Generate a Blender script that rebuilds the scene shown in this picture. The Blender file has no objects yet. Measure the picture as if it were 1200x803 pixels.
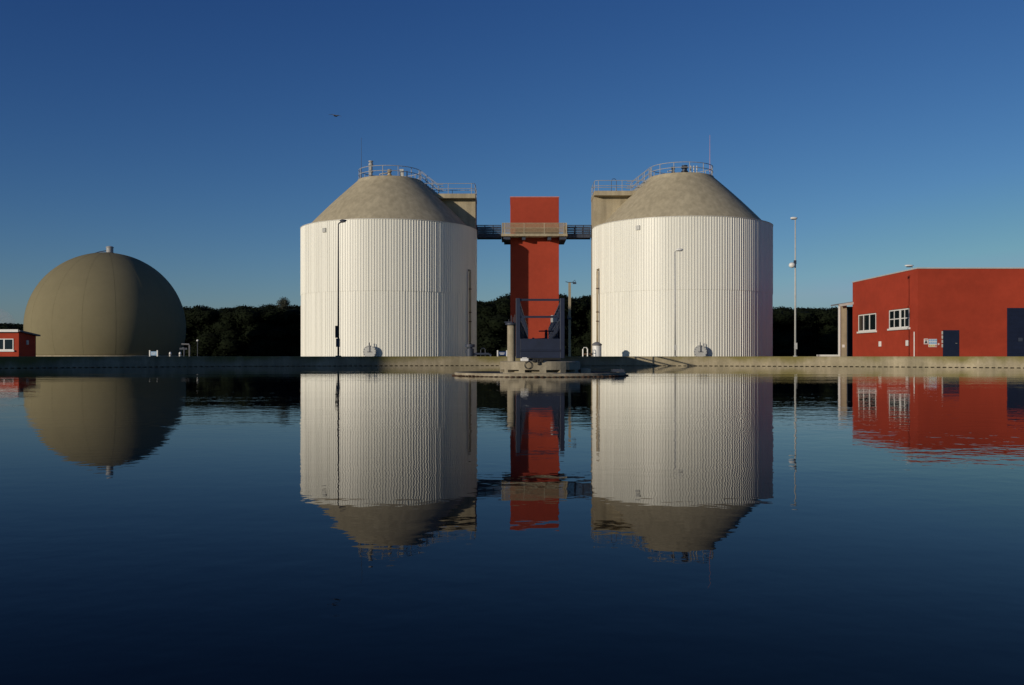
import bpy, bmesh, math, random
from mathutils import Vector, Matrix
random.seed(7)
R_ = math.radians
sc = bpy.context.scene
col = sc.collection
F = 1150.0            # focal length in photo pixels (1200 wide)
HX, HY = 600.0, 417.5 # principal column, horizon row
def P(px, D): return (px - HX) / F * D
def Z(py, D): return (HY - py) / F * D

# ------------------------------------------------------------------ materials
def new_mat(name):
    m = bpy.data.materials.new(name); m.use_nodes = True
    nt = m.node_tree
    b = nt.nodes['Principled BSDF']
    return m, nt, b
def N(nt, t, **kw):
    n = nt.nodes.new(t)
    for k, v in kw.items():
        if k in n.inputs.keys(): n.inputs[k].default_value = v
        else: setattr(n, k, v)
    return n
def simple(name, c, rough=0.6, metal=0.0, var=0.15, scale=3.0, bump=0.0, stretch=(1, 1, 1), spec=0.5, c2=None, fine=0.0):
    """procedural surface: base colour broken up by layered noise"""
    m, nt, b = new_mat(name); L = nt.links
    tc = N(nt, 'ShaderNodeTexCoord'); mp = N(nt, 'ShaderNodeMapping'); mp.inputs['Scale'].default_value = stretch
    L.new(tc.outputs['Object'], mp.inputs['Vector'])
    n1 = N(nt, 'ShaderNodeTexNoise', Scale=scale, Detail=6.0, Roughness=0.62)
    L.new(mp.outputs[0], n1.inputs['Vector'])
    rp = N(nt, 'ShaderNodeValToRGB')
    lo = tuple(x * (1 - var) for x in c); hi = tuple(min(1, x * (1 + var)) for x in c)
    if c2: lo = c2
    rp.color_ramp.elements[0].position = 0.33; rp.color_ramp.elements[1].position = 0.68
    rp.color_ramp.elements[0].color = (*lo, 1); rp.color_ramp.elements[1].color = (*hi, 1)
    L.new(n1.outputs[0], rp.inputs[0])
    out = rp.outputs[0]
    if fine > 0:
        n2 = N(nt, 'ShaderNodeTexNoise', Scale=scale * 9, Detail=4.0, Roughness=0.7)
        L.new(tc.outputs['Object'], n2.inputs['Vector'])
        mr = N(nt, 'ShaderNodeMapRange'); mr.inputs[1].default_value = .3; mr.inputs[2].default_value = .7
        mr.inputs[3].default_value = 1 - fine; mr.inputs[4].default_value = 1 + fine
        L.new(n2.outputs[0], mr.inputs[0])
        mx = N(nt, 'ShaderNodeMix', data_type='RGBA', blend_type='MULTIPLY'); mx.inputs[0].default_value = 1
        L.new(out, mx.inputs[6]); L.new(mr.outputs[0], mx.inputs[7]); out = mx.outputs[2]
    L.new(out, b.inputs['Base Color'])
    b.inputs['Roughness'].default_value = rough; b.inputs['Metallic'].default_value = metal
    b.inputs['Specular IOR Level'].default_value = spec
    if bump > 0:
        bp = N(nt, 'ShaderNodeBump', Strength=bump, Distance=0.03); L.new(n1.outputs[0], bp.inputs['Height']); L.new(bp.outputs[0], b.inputs['Normal'])
    return m

def concrete(name, base, dark, moss=None, moss_z=None, streak=0.5, rough=.9, sc_=.6, gr=.13):
    m, nt, b = new_mat(name); L = nt.links
    tc = N(nt, 'ShaderNodeTexCoord')
    a = N(nt, 'ShaderNodeTexNoise', Scale=sc_, Detail=8.0, Roughness=0.65); L.new(tc.outputs['Object'], a.inputs['Vector'])
    mp = N(nt, 'ShaderNodeMapping'); mp.inputs['Scale'].default_value = (2.2, 2.2, 0.16); L.new(tc.outputs['Object'], mp.inputs['Vector'])
    s = N(nt, 'ShaderNodeTexNoise', Scale=1.0, Detail=6.0, Roughness=0.6); L.new(mp.outputs[0], s.inputs['Vector'])
    f = N(nt, 'ShaderNodeTexNoise', Scale=14.0, Detail=5.0, Roughness=0.7); L.new(tc.outputs['Object'], f.inputs['Vector'])
    r1 = N(nt, 'ShaderNodeValToRGB'); r1.color_ramp.elements[0].position = .32; r1.color_ramp.elements[1].position = .66
    r1.color_ramp.elements[0].color = (*dark, 1); r1.color_ramp.elements[1].color = (*base, 1); L.new(a.outputs[0], r1.inputs[0])
    m1 = N(nt, 'ShaderNodeMapRange'); m1.inputs[1].default_value = .35; m1.inputs[2].default_value = .65; m1.inputs[3].default_value = 1 - streak * .5; m1.inputs[4].default_value = 1.08
    L.new(s.outputs[0], m1.inputs[0])
    x1 = N(nt, 'ShaderNodeMix', data_type='RGBA', blend_type='MULTIPLY'); x1.inputs[0].default_value = 1
    L.new(r1.outputs[0], x1.inputs[6]); L.new(m1.outputs[0], x1.inputs[7])
    m2 = N(nt, 'ShaderNodeMapRange'); m2.inputs[1].default_value = .3; m2.inputs[2].default_value = .7; m2.inputs[3].default_value = 1 - gr; m2.inputs[4].default_value = 1 + gr
    L.new(f.outputs[0], m2.inputs[0])
    x2 = N(nt, 'ShaderNodeMix', data_type='RGBA', blend_type='MULTIPLY'); x2.inputs[0].default_value = 1
    L.new(x1.outputs[2], x2.inputs[6]); L.new(m2.outputs[0], x2.inputs[7]); out = x2.outputs[2]
    if moss:
        mo = N(nt, 'ShaderNodeTexNoise', Scale=.22, Detail=7.0, Roughness=0.7); L.new(tc.outputs['Object'], mo.inputs['Vector'])
        sp = N(nt, 'ShaderNodeSeparateXYZ'); L.new(tc.outputs['Object'], sp.inputs[0])
        g = N(nt, 'ShaderNodeMapRange'); g.inputs[1].default_value = moss_z[0]; g.inputs[2].default_value = moss_z[1]; g.inputs[3].default_value = -.12; g.inputs[4].default_value = .12
        L.new(sp.outputs[2], g.inputs[0])
        ad = N(nt, 'ShaderNodeMath', operation='ADD'); L.new(mo.outputs[0], ad.inputs[0]); L.new(g.outputs[0], ad.inputs[1])
        k = N(nt, 'ShaderNodeMapRange'); k.inputs[1].default_value = .47; k.inputs[2].default_value = .66; k.inputs[3].default_value = 0; k.inputs[4].default_value = .85
        L.new(ad.outputs[0], k.inputs[0])
        x3 = N(nt, 'ShaderNodeMix', data_type='RGBA'); L.new(k.outputs[0], x3.inputs[0]); L.new(out, x3.inputs[6]); x3.inputs[7].default_value = (*moss, 1); out = x3.outputs[2]
    L.new(out, b.inputs['Base Color']); b.inputs['Roughness'].default_value = rough
    b.inputs['Specular IOR Level'].default_value = .25
    bp = N(nt, 'ShaderNodeBump', Strength=.35, Distance=0.02); L.new(f.outputs[0], bp.inputs['Height']); L.new(bp.outputs[0], b.inputs['Normal'])
    return m

M = {}
M['cone'] = concrete('roof_concrete', (.465, .405, .275), (.40, .345, .232), streak=.38, sc_=.3, gr=.04)
M['conc'] = concrete('pale_concrete', (.45, .385, .26), (.33, .28, .19), streak=.4)
M['basin'] = concrete('basin_concrete', (.45, .385, .26), (.27, .235, .15), moss=(.16, .14, .03), moss_z=(-.45, -.05), streak=.55, sc_=.5)
M['pier'] = concrete('pier_concrete', (.42, .37, .27), (.28, .24, .165), streak=.6, sc_=1.2)
M['white'] = simple('white_cladding', (.80, .785, .69), rough=.45, var=.04, scale=.9, stretch=(1, 1, .12), fine=.01)
M['white_paint'] = simple('white_paint', (.78, .77, .73), rough=.4, var=.06, scale=6)
M['red'] = simple('red_render', (.375, .049, .023), rough=.85, var=.13, scale=.16, stretch=(1, 1, 2.0), fine=.07, bump=.1, spec=.2)
M['red_shaft'] = simple('red_tower_render', (.355, .052, .026), rough=.85, var=.10, scale=.3, fine=.06, bump=.1, spec=.2)
M['envelope'] = simple('olive_membrane', (.222, .194, .115), rough=.85, var=.07, scale=.12, fine=.03, spec=.08)
M['seam'] = simple('membrane_seam', (.19, .167, .092), rough=.9, var=.05, spec=.05)
M['blue'] = simple('dark_blue_paint', (.013, .020, .045), rough=.5, var=.2, scale=4, fine=.15)
M['blue_gate'] = simple('blue_door_paint', (.008, .013, .035), rough=.5, var=.15, scale=2)
M['galv'] = simple('galvanised_steel', (.36, .36, .35), rough=.6, metal=0.0, var=.15, scale=5)
M['steel'] = simple('grey_painted_steel', (.50, .50, .47), rough=.5, var=.12, scale=4)
M['darksteel'] = simple('dark_steel', (.035, .045, .07), rough=.55, var=.2, scale=3)
M['black'] = simple('black_rubber', (.012, .012, .012), rough=.7, var=.2)
M['glass'] = simple('window_glass', (.008, .014, .016), rough=.08, var=.2, scale=.7)
M['brown'] = simple('insulated_pipe_jacket', (.42, .34, .22), rough=.6, var=.12, scale=3)
M['rust'] = simple('rusty_steel', (.10, .055, .03), rough=.85, var=.5, scale=20)
M['mesh'] = simple('tan_grating', (.34, .24, .14), rough=.8, var=.15, scale=5)
M['roofgrey'] = simple('roof_felt', (.16, .16, .17), rough=.9, var=.15, scale=2)
M['signblue'] = simple('blue_sign_enamel', (.02, .05, .16), rough=.4, var=.1)
M['signlight'] = simple('light_blue_ink', (.25, .42, .62), rough=.5, var=.1)
M['signyellow'] = simple('yellow_ink', (.62, .50, .18), rough=.5, var=.1)
M['signpink'] = simple('faded_red_ink', (.55, .20, .15), rough=.5, var=.1)
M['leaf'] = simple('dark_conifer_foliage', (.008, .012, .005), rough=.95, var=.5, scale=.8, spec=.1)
M['leaf_thin'] = simple('sparse_foliage', (.055, .06, .045), rough=.9, var=.3, scale=1, spec=.1)
M['bark'] = simple('bark', (.06, .045, .03), rough=.95, var=.3, scale=4)
M['gull'] = simple('gull_plumage', (.09, .09, .095), rough=.8, var=.2, scale=8)
M['gull_dark'] = simple('gull_wingtip', (.02, .02, .02), rough=.8, var=.2)

def ground_mat():
    m, nt, b = new_mat('grass_ground'); L = nt.links
    tc = N(nt, 'ShaderNodeTexCoord')
    a = N(nt, 'ShaderNodeTexNoise', Scale=.08, Detail=9.0, Roughness=0.7); L.new(tc.outputs['Object'], a.inputs['Vector'])
    r = N(nt, 'ShaderNodeValToRGB'); e = r.color_ramp.elements
    e[0].position = .35; e[0].color = (.035, .045, .015, 1); e[1].position = .65; e[1].color = (.10, .10, .035, 1)
    L.new(a.outputs[0], r.inputs[0]); L.new(r.outputs[0], b.inputs['Base Color']); b.inputs['Roughness'].default_value = .95
    b.inputs['Specular IOR Level'].default_value = .1
    return m
M['ground'] = ground_mat()

def water_mat():
    m, nt, b = new_mat('still_water'); L = nt.links
    b.inputs['Base Color'].default_value = (.002, .004, .008, 1)
    b.inputs['Roughness'].default_value = 0.012
    b.inputs['IOR'].default_value = 1.10
    tc = N(nt, 'ShaderNodeTexCoord')
    # fine capillary ripples, a slower swell, and a mask that leaves calm and ruffled patches
    mpa = N(nt, 'ShaderNodeMapping'); mpa.inputs['Scale'].default_value = (.55, 1.0, 1); L.new(tc.outputs['Object'], mpa.inputs['Vector'])
    a = N(nt, 'ShaderNodeTexNoise', Scale=3.4, Detail=2.0, Roughness=0.5); L.new(mpa.outputs[0], a.inputs['Vector'])
    c = N(nt, 'ShaderNodeTexNoise', Scale=9.0, Detail=2.0, Roughness=0.5); L.new(tc.outputs['Object'], c.inputs['Vector'])
    d = N(nt, 'ShaderNodeTexNoise', Scale=.8, Detail=1.0, Roughness=0.5); L.new(mpa.outputs[0], d.inputs['Vector'])
    mpk = N(nt, 'ShaderNodeMapping'); mpk.inputs['Scale'].default_value = (.05, .22, 1); mpk.inputs['Location'].default_value = (3.1, .4, 0); L.new(tc.outputs['Object'], mpk.inputs['Vector'])
    k = N(nt, 'ShaderNodeTexNoise', Scale=1.0, Detail=3.0, Roughness=0.55); L.new(mpk.outputs[0], k.inputs['Vector'])
    km = N(nt, 'ShaderNodeMapRange'); km.inputs[1].default_value = .45; km.inputs[2].default_value = .70; km.inputs[3].default_value = .45; km.inputs[4].default_value = 2.2
    L.new(k.outputs[0], km.inputs[0])
    def mul(x, v):
        n = N(nt, 'ShaderNodeMath', operation='MULTIPLY'); L.new(x, n.inputs[0])
        if isinstance(v, float): n.inputs[1].default_value = v
        else: L.new(v, n.inputs[1])
        return n.outputs[0]
    def add(x, y):
        n = N(nt, 'ShaderNodeMath', operation='ADD'); L.new(x, n.inputs[0]); L.new(y, n.inputs[1]); return n.outputs[0]
    h = add(add(mul(a.outputs[0], .75), mul(c.outputs[0], .55)), mul(d.outputs[0], .9))
    h = mul(h, km.outputs[0])
    bp = N(nt, 'ShaderNodeBump', Strength=1.0, Distance=WAVE); L.new(h, bp.inputs['Height']); L.new(bp.outputs[0], b.inputs['Normal'])
    return m
WAVE = 0.0013
M['water'] = water_mat()

# ------------------------------------------------------------------ mesh helpers
def box(bm, x0, x1, y0, y1, z0, z1):
    vs = [bm.verts.new(p) for p in ((x0, y0, z0), (x1, y0, z0), (x1, y1, z0), (x0, y1, z0), (x0, y0, z1), (x1, y0, z1), (x1, y1, z1), (x0, y1, z1))]
    for f in ((0, 3, 2, 1), (4, 5, 6, 7), (0, 1, 5, 4), (1, 2, 6, 5), (2, 3, 7, 6), (3, 0, 4, 7)): bm.faces.new([vs[i] for i in f])
    return vs
def prism(bm, pts, y0, y1):   # polygon in xz, extruded along y
    a = [bm.verts.new((x, y0, z)) for x, z in pts]; b = [bm.verts.new((x, y1, z)) for x, z in pts]
    n = len(pts); bm.faces.new(a); bm.faces.new(b[::-1])
    for i in range(n): bm.faces.new([a[i], b[i], b[(i + 1) % n], a[(i + 1) % n]])
def tube(bm, pts, r, seg=8, r2=None, caps=True):
    pts = [Vector(p) for p in pts]; rings = []
    n = len(pts)
    for i, p in enumerate(pts):
        t = (pts[min(i + 1, n - 1)] - pts[max(i - 1, 0)]).normalized()
        u = Vector((0, 0, 1)) if abs(t.z) < .9 else Vector((1, 0, 0))
        a = t.cross(u).normalized(); b = a.cross(t).normalized()
        rr = r if r2 is None else r + (r2 - r) * i / (n - 1)
        rings.append([bm.verts.new(p + a * math.cos(2 * math.pi * k / seg) * rr + b * math.sin(2 * math.pi * k / seg) * rr) for k in range(seg)])
    for i in range(n - 1):
        for k in range(seg):
            bm.faces.new([rings[i][k], rings[i][(k + 1) % seg], rings[i + 1][(k + 1) % seg], rings[i + 1][k]])
    if caps: bm.faces.new(rings[0][::-1]); bm.faces.new(rings[-1])
def beam(bm, p0, p1, w, h):
    p0 = Vector(p0); p1 = Vector(p1); t = (p1 - p0).normalized()
    u = Vector((0, 0, 1)) if abs(t.z) < .95 else Vector((0, 1, 0))
    a = t.cross(u).normalized() * w / 2; b = t.cross(a).normalized() * h / 2
    v = [bm.verts.new(p + q) for p in (p0, p1) for q in (a + b, b - a, -a - b, a - b)]
    for f in ((0, 1, 2, 3), (7, 6, 5, 4), (0, 4, 5, 1), (1, 5, 6, 2), (2, 6, 7, 3), (3, 7, 4, 0)): bm.faces.new([v[i] for i in f])
def lathe(bm, prof, seg=64, c=(0, 0, 0), cap0=True, cap1=True):
    rings = []
    for r, z in prof:
        rings.append([bm.verts.new((c[0] + r * math.cos(2 * math.pi * k / seg), c[1] + r * math.sin(2 * math.pi * k / seg), c[2] + z)) for k in range(seg)])
    for i in range(len(rings) - 1):
        for k in range(seg): bm.faces.new([rings[i][k], rings[i][(k + 1) % seg], rings[i + 1][(k + 1) % seg], rings[i + 1][k]])
    if cap0: bm.faces.new(rings[0][::-1])
    if cap1: bm.faces.new(rings[-1])
def drum(bm, p0, p1, r, seg=20): tube(bm, [p0, p1], r, seg)
def ball(bm, c, r, sx=1, sy=1, sz=1, sub=2):
    res = bmesh.ops.create_icosphere(bm, subdivisions=sub, radius=1)
    for v in res['verts']: v.co = Vector((c[0] + v.co.x * r * sx, c[1] + v.co.y * r * sy, c[2] + v.co.z * r * sz))

def obj(name, bm, mat, root=None, smooth=False, bevel=0, loc=None, split=False):
    if split:                       # one object per separate piece
        seen = set(); bm.verts.ensure_lookup_table(); res = []
        for v0 in bm.verts:
            if v0 in seen: continue
            st = [v0]; comp = set([v0])
            while st:
                v = st.pop()
                for e in v.link_edges:
                    w_ = e.other_vert(v)
                    if w_ not in comp: comp.add(w_); st.append(w_)
            seen |= comp
            nb = bmesh.new(); mp = {v: nb.verts.new(v.co) for v in comp}
            for f in {f for v in comp for f in v.link_faces}: nb.faces.new([mp[v] for v in f.verts])
            res.append(obj(name, nb, mat, root, smooth, bevel, loc))
        bm.free(); return res[0]
    bmesh.ops.recalc_face_normals(bm, faces=bm.faces)
    o_ = Vector(loc) if loc is not None else (Vector(WORLD[root.name]) if root is not None else Vector((0, 0, 0)))
    for v in bm.verts: v.co -= o_
    me = bpy.data.meshes.new(name); bm.to_mesh(me); bm.free()
    o = bpy.data.objects.new(name, me); col.objects.link(o)
    for m in (mat if isinstance(mat, (list, tuple)) else [mat]): me.materials.append(m)
    if root is not None: o.parent = root
    else: o.location = o_
    WORLD[o.name] = tuple(o_)
    if smooth:
        for p in me.polygons: p.use_smooth = True
    if bevel:
        b = o.modifiers.new('bevel', 'BEVEL'); b.width = bevel; b.segments = 2; b.limit_method = 'ANGLE'
    return o
WORLD = {}
def B(): return bmesh.new()
def tag(o, label=None, cat=None, group=None, kind=None):
    if label: o['label'] = label
    if cat: o['category'] = cat
    if group: o['group'] = group
    if kind: o['kind'] = kind
    return o
def thing(name, loc, label, cat, group=None):
    o = bpy.data.objects.new(name, None); col.objects.link(o); o.location = loc; o.empty_display_size = .5
    WORLD[o.name] = tuple(loc)
    return tag(o, label, cat, group)

# ------------------------------------------------------------------ levels and centres
WZ = -0.48                 # water level below the camera
GZ = -0.03                 # ground
CX, CY, CR = 0.7, 24.5, 25.0
SUN_AZ, SUN_EL = 228.0, 10.7

# ------------------------------------------------------------------ ground, water, basin wall
bm = B(); lv = [CR + .30, 27, 30, 36, 45, 60, 90, 140, 220, 400, 900, 2500, 6000]; seg = 160
rings = [[bm.verts.new((CX + r * math.cos(2 * math.pi * k / seg), CY + r * math.sin(2 * math.pi * k / seg), GZ)) for k in range(seg)] for r in lv]
for i in range(len(lv) - 1):
    for k in range(seg): bm.faces.new([rings[i][k], rings[i][(k + 1) % seg], rings[i + 1][(k + 1) % seg], rings[i + 1][k]])
tag(obj('ground', bm, M['ground']), kind='structure')
bm = B(); rr = [0.0, 4, 9, 14, 19, CR + .004]
c0 = bm.verts.new((CX, CY, WZ)); prev = None
for r in rr[1:]:
    ring = [bm.verts.new((CX + r * math.cos(2 * math.pi * k / 240), CY + r * math.sin(2 * math.pi * k / 240), WZ)) for k in range(240)]
    for k in range(240):
        if prev is None: bm.faces.new([c0, ring[k], ring[(k + 1) % 240]])
        else: bm.faces.new([prev[k], ring[k], ring[(k + 1) % 240], prev[(k + 1) % 240]])
    prev = ring
tag(obj('water', bm, M['water']), kind='structure')

# basin wall with a row of overflow slots at the waterline
bm = B(); NS = 620; zt, zs1, zs0, zb = -0.012, WZ + .023, WZ - .02, WZ - 1.2
def pt(r, a, z): return bm.verts.new((CX + r * math.cos(a), CY + r * math.sin(a), z))
ang = []
for k in range(NS):
    a0 = 2 * math.pi * k / NS; ang += [a0, a0 + 2 * math.pi / NS * .38]
rows = [[pt(CR, a, z) for a in ang] for z in (zb, zs0, zs1, zt - .03)]
rtop = [pt(CR + .025, a, zt) for a in ang]; rout = [pt(CR + .30, a, zt) for a in ang]; rbot = [pt(CR + .30, a, zb) for a in ang]
rec0 = [pt(CR + .16, a, zs0) for a in ang]; rec1 = [pt(CR + .16, a, zs1) for a in ang]
n = len(ang)
for i in range(n):
    j = (i + 1) % n
    bm.faces.new([rows[0][i], rows[0][j], rows[1][j], rows[1][i]])
    if i % 2 == 0: bm.faces.new([rows[1][i], rows[1][j], rows[2][j], rows[2][i]])
    else:
        bm.faces.new([rec0[i], rec0[j], rec1[j], rec1[i]])
        bm.faces.new([rows[1][i], rows[1][j], rec0[j], rec0[i]]); bm.faces.new([rec1[i], rec1[j], rows[2][j], rows[2][i]])
        bm.faces.new([rows[1][i], rec0[i], rec1[i], rows[2][i]]); bm.faces.new([rows[1][j], rows[2][j], rec1[j], rec0[j]])
    bm.faces.new([rows[2][i], rows[2][j], rows[3][j], rows[3][i]])
    bm.faces.new([rows[3][i], rows[3][j], rtop[j], rtop[i]])
    bm.faces.new([rtop[i], rtop[j], rout[j], rout[i]]); bm.faces.new([rout[i], rout[j], rbot[j], rbot[i]])
tag(obj('basin_wall', bm, M['basin'], loc=(0, 0, 0)), 'low mossy concrete rim wall curving round the water basin with overflow slots at the waterline', 'basin wall')

# ------------------------------------------------------------------ digesters
def railing_bits(bm_rail, pts, h=1.0, r=.032, closed=False, post_every=1, rails=(1.0, .5)):
    for f in rails:
        q = [(p[0], p[1], p[2] + h * f) for p in pts]
        if closed: q.append(q[0])
        tube(bm_rail, q, r, 6)
def digester(cx, cy, s, label, lamp_label=None):
    """s=+1: stair shaft on the right, -1: on the left"""
    R, zr = 8.91, 12.78
    t = thing('digester_tank', (cx, cy, GZ), label, 'tank')
    # ribbed cladding in two courses
    def clad(z0, z1, RR):
        bm = B(); NR = 214; prof = []; rj = random.Random(int(z1 * 10) + s)
        for k in range(NR):
            a0 = 2 * math.pi * (k + .35 + rj.uniform(-.06, .06)) / NR; st = 2 * math.pi / NR; dq = rj.uniform(.022, .040)
            for f, dr in ((0.0, 0.0), (.50, 0.0), (.60, dq), (.84, dq)): prof.append((a0 + f * st, RR + dr))
        lo = [bm.verts.new((cx + r * math.cos(a), cy + r * math.sin(a), z0)) for a, r in prof]
        hi = [bm.verts.new((cx + r * math.cos(a), cy + r * math.sin(a), z1)) for a, r in prof]
        li = [bm.verts.new((cx + (RR - .35) * math.cos(a), cy + (RR - .35) * math.sin(a), z1 - .02)) for a, r in prof]
        n = len(prof)
        for i in range(n):
            j = (i + 1) % n
            bm.faces.new([lo[i], lo[j], hi[j], hi[i]]); bm.faces.new([hi[i], hi[j], li[j], li[i]])
        return bm
    obj('lower_cladding', clad(GZ, 6.12, R - .062), M['white'], t)
    obj('upper_cladding', clad(6.09, zr, R - .035), M['white'], t)
    bm = B(); lathe(bm, [(R + .03, 0), (R + .03, .035), (R - .4, .035)], 160, (cx, cy, zr), cap0=False, cap1=False)
    obj('rim_flashing', bm, M['white_paint'], t)
    # concrete cone
    prof = []
    for i in range(13):
        f = i / 12; r = 8.62 + (3.25 - 8.62) * f; z = 12.5 + (17.75 - 12.5) * f + .13 * math.sin(math.pi * f)
        prof.append((r, z))
    bm = B(); lathe(bm, prof + [(3.22, 17.86), (3.05, 17.9)], 96, (cx, cy, 0), cap0=False)
    cone = obj('roof_cone', bm, M['cone'], t, smooth=True)
    # shaft with landing slab
    if s > 0: x0, x1 = cx + 4.3, cx + R - .12
    else: x0, x1 = cx - R + .12, cx - 4.3
    ya, yb = cy - .3, cy + 3.0
    bm = B(); box(bm, x0, x1, ya, yb, GZ, 15.95)
    obj('stair_shaft', bm, M['conc'], t, bevel=.04)
    bm = B()
    xs0, xs1 = (x0 - .7, x1 + .02) if s > 0 else (x0 - .02, x1 + .7)
    box(bm, xs0, xs1, ya - .85, yb + .05, 15.953, 16.42)
    slab = obj('landing_slab', bm, M['conc'], t, bevel=.04)
    # slab railing
    bm = B(); zt = 16.42
    xo, xi = (xs1 - .06, xs0 + .1) if s > 0 else (xs0 + .06, xs1 - .1)
    path = [(xi, ya - .78, zt), (xo - s * .35, ya - .78, zt), (xo - s * .1, ya - .68, zt), (xo, ya - .4, zt), (xo, yb - .05, zt), (xi, yb - .05, zt)]
    railing_bits(bm, path, 1.02, .03)
    for p in (path[0], path[1], path[3], ((path[0][0] + path[1][0]) / 2, path[0][1], zt), (xo, (ya + yb) / 2, zt), path[4], ((xi + xo) / 2, yb - .05, zt), path[5]):
        tube(bm, [(p[0], p[1], zt), (p[0], p[1], zt + 1.02)], .03, 6)
    obj('landing_railing', bm, M['galv'], t)
    # hoop of the ladder that comes up on the landing
    bm = B(); hx = xo - s * 2.0
    tube(bm, [(hx - .25, ya + .3, zt), (hx - .25, ya + .3, zt + 1.15)] + [(hx - .25 * math.cos(a), ya + .3, zt + 1.15 + .25 * math.sin(a)) for a in (R_(45), R_(90), R_(135))] + [(hx + .25, ya + .3, zt + 1.15), (hx + .25, ya + .3, zt)], .03, 6)
    if s < 0: obj('ladder_hoop', bm, M['darksteel'], t)
    else: bm.free()
    # crown railing
    bm = B(); ctr = []
    a_st = 0 if s > 0 else math.pi
    nseg = 48; rr = 3.12; zc = 17.88
    ring = []
    for k in range(nseg + 1):
        a = a_st + R_(11) + (2 * math.pi - R_(22)) * k / nseg
        ring.append((cx + rr * math.cos(a), cy + rr * math.sin(a), zc))
    railing_bits(bm, ring, 1.0, .034)
    for k in range(0, nseg + 1, 4): tube(bm, [ring[k], (ring[k][0], ring[k][1], zc + 1.0)], .036, 6)
    obj('crown_railing', bm, M['galv'], t)
    # steps from crown to landing with handrails
    p_top = Vector((cx + s * 3.15, cy, zc)); p_bot = Vector((cx + s * 5.0, cy - .1, 16.42))
    bm = B(); nst = 9
    for k in range(nst):
        f = (k + .5) / nst; q = p_top.lerp(p_bot, f)
        box(bm, q.x - .14, q.x + .14, q.y - .5, q.y + .5, q.z - .05, q.z)
    for dy in (-.52, .52): beam(bm, p_top + Vector((0, dy, -.1)), p_bot + Vector((0, dy, -.1)), .05, .2)
    st = obj('steps', bm, M['galv'], t)
    bm = B()
    for dy in (-.55, .55):
        for h in (1.0, .5): tube(bm, [p_top + Vector((0, dy, h)), p_bot + Vector((0, dy, h)), p_bot + Vector((s * .5, dy, h))], .03, 6)
        for f in (0, .33, .66, 1):
            q = p_top.lerp(p_bot, f) + Vector((0, dy, -.1)); tube(bm, [q, q + Vector((0, 0, 1.1))], .03, 6)
    obj('step_handrail', bm, M['galv'], t)
    # gear on the crown
    def vent(x, y, h, r, mat, capw):
        bm = B(); lathe(bm, [(r * 1.5, 0), (r * 1.5, .06), (r, .07), (r, h * .35), (r * 1.45, h * .36), (r * 1.45, h * .44), (r, h * .45), (r, h * .7), (r * 1.5, h * .72), (r * 1.3, h * .84), (capw * .5, h * .9), (capw, h * .92), (capw, h * .98), (.02, h)], 16, (cx + x, cy + y, zc))
        return obj('gas_vent', bm, mat, t, smooth=False)
    if s > 0:
        vent(-1.75, -1.2, 1.85, .17, M['galv'], .24)
        vent(.15, -1.3, .95, .16, M['brown'], .2)
        bm = B(); tube(bm, [(cx - .9, cy - 1, zc), (cx - .9, cy - 1, zc + .5), (cx - .5, cy - 1, zc + .6), (cx + .15, cy - 1.2, zc + .6)], .07, 8)
        box(bm, cx + 1.2, cx + 1.6, cy - 1.7, cy - 1.3, zc, zc + .9); tube(bm, [(cx + 1.9, cy - 1.2, zc), (cx + 1.9, cy - 1.2, zc + .8)], .06, 8)
        obj('crown_pipework', bm, M['steel'], t, split=True)
        ax, atop = cx - 2.75, 22.1
    else:
        vent(-1.0, -1.2, .9, .13, M['darksteel'], .2); vent(.1, -1.4, 1.0, .24, M['darksteel'], .3)
        bm = B()
        for dx in (.75, 1.05, 1.35): tube(bm, [(cx + dx, cy - 1.2, zc), (cx + dx, cy - 1.2, zc + 1.0)], .06, 8)
        tube(bm, [(cx - 1.5, cy - 1.0, zc), (cx - 1.5, cy - 1, zc + .5), (cx - 1.0, cy - 1.1, zc + .55)], .06, 8)
        obj('crown_pipework', bm, M['steel'], t, split=True)
        ax, atop = cx + 2.7, 22.0
    bm = B(); tube(bm, [(ax, cy - .9, zc), (ax, cy - .9, zc + 1.6), (ax, cy - .9, atop)], .035, 6, r2=.012)
    obj('lightning_rod', bm, M['darksteel'] if s > 0 else M['signpink'], t)
    # small louvre under the rim, seen from the front
    def onwall(px, extra=0.0):
        th = math.atan((px - HX) / F); dx, dy = math.sin(th), math.cos(th)
        bq = dx * cx + dy * cy; cq = cx * cx + cy * cy - (R + extra) ** 2
        tt = bq - math.sqrt(bq * bq - cq); return tt * dx, tt * dy
    lx = 380 if s > 0 else 747.5
    x, y = onwall(lx, .02); a = math.atan2(y - cy, x - cx)
    def patch(name, x, y, z, w, h, d, mat, slats=0):
        bm = B(); n_ = Vector((math.cos(a), math.sin(a), 0)); u = Vector((-math.sin(a), math.cos(a), 0)); c = Vector((x, y, z))
        beam(bm, c - n_ * .03, c + n_ * d, w, h)
        for i in range(slats):
            zz = -h / 2 + h * (i + .5) / slats; p = c + n_ * (d + .015) + Vector((0, 0, zz)); beam(bm, p - u * w * .45, p + u * w * .45, .03, .04)
        return obj(name, bm, mat, t)
    patch('louvre', x, y, 11.95, .42, .42, .06, M['steel'], 4)
    # manhole low on the shell
    mx = 434 if s > 0 else 819.5
    x, y = onwall(mx, .02); a = math.atan2(y - cy, x - cx); n_ = Vector((math.cos(a), math.sin(a), 0)); u = Vector((-math.sin(a), math.cos(a), 0)); c = Vector((x, y, .40))
    bm = B(); drum(bm, c - n_ * .05, c + n_ * .35, .50, 28)
    mh = obj('manhole', bm, M['galv'], t)
    bm = B(); drum(bm, c + n_ * .353, c + n_ * .42, .60, 28)
    fl = obj('manhole_cover', bm, M['steel'], mh)
    bm = B()
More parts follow.
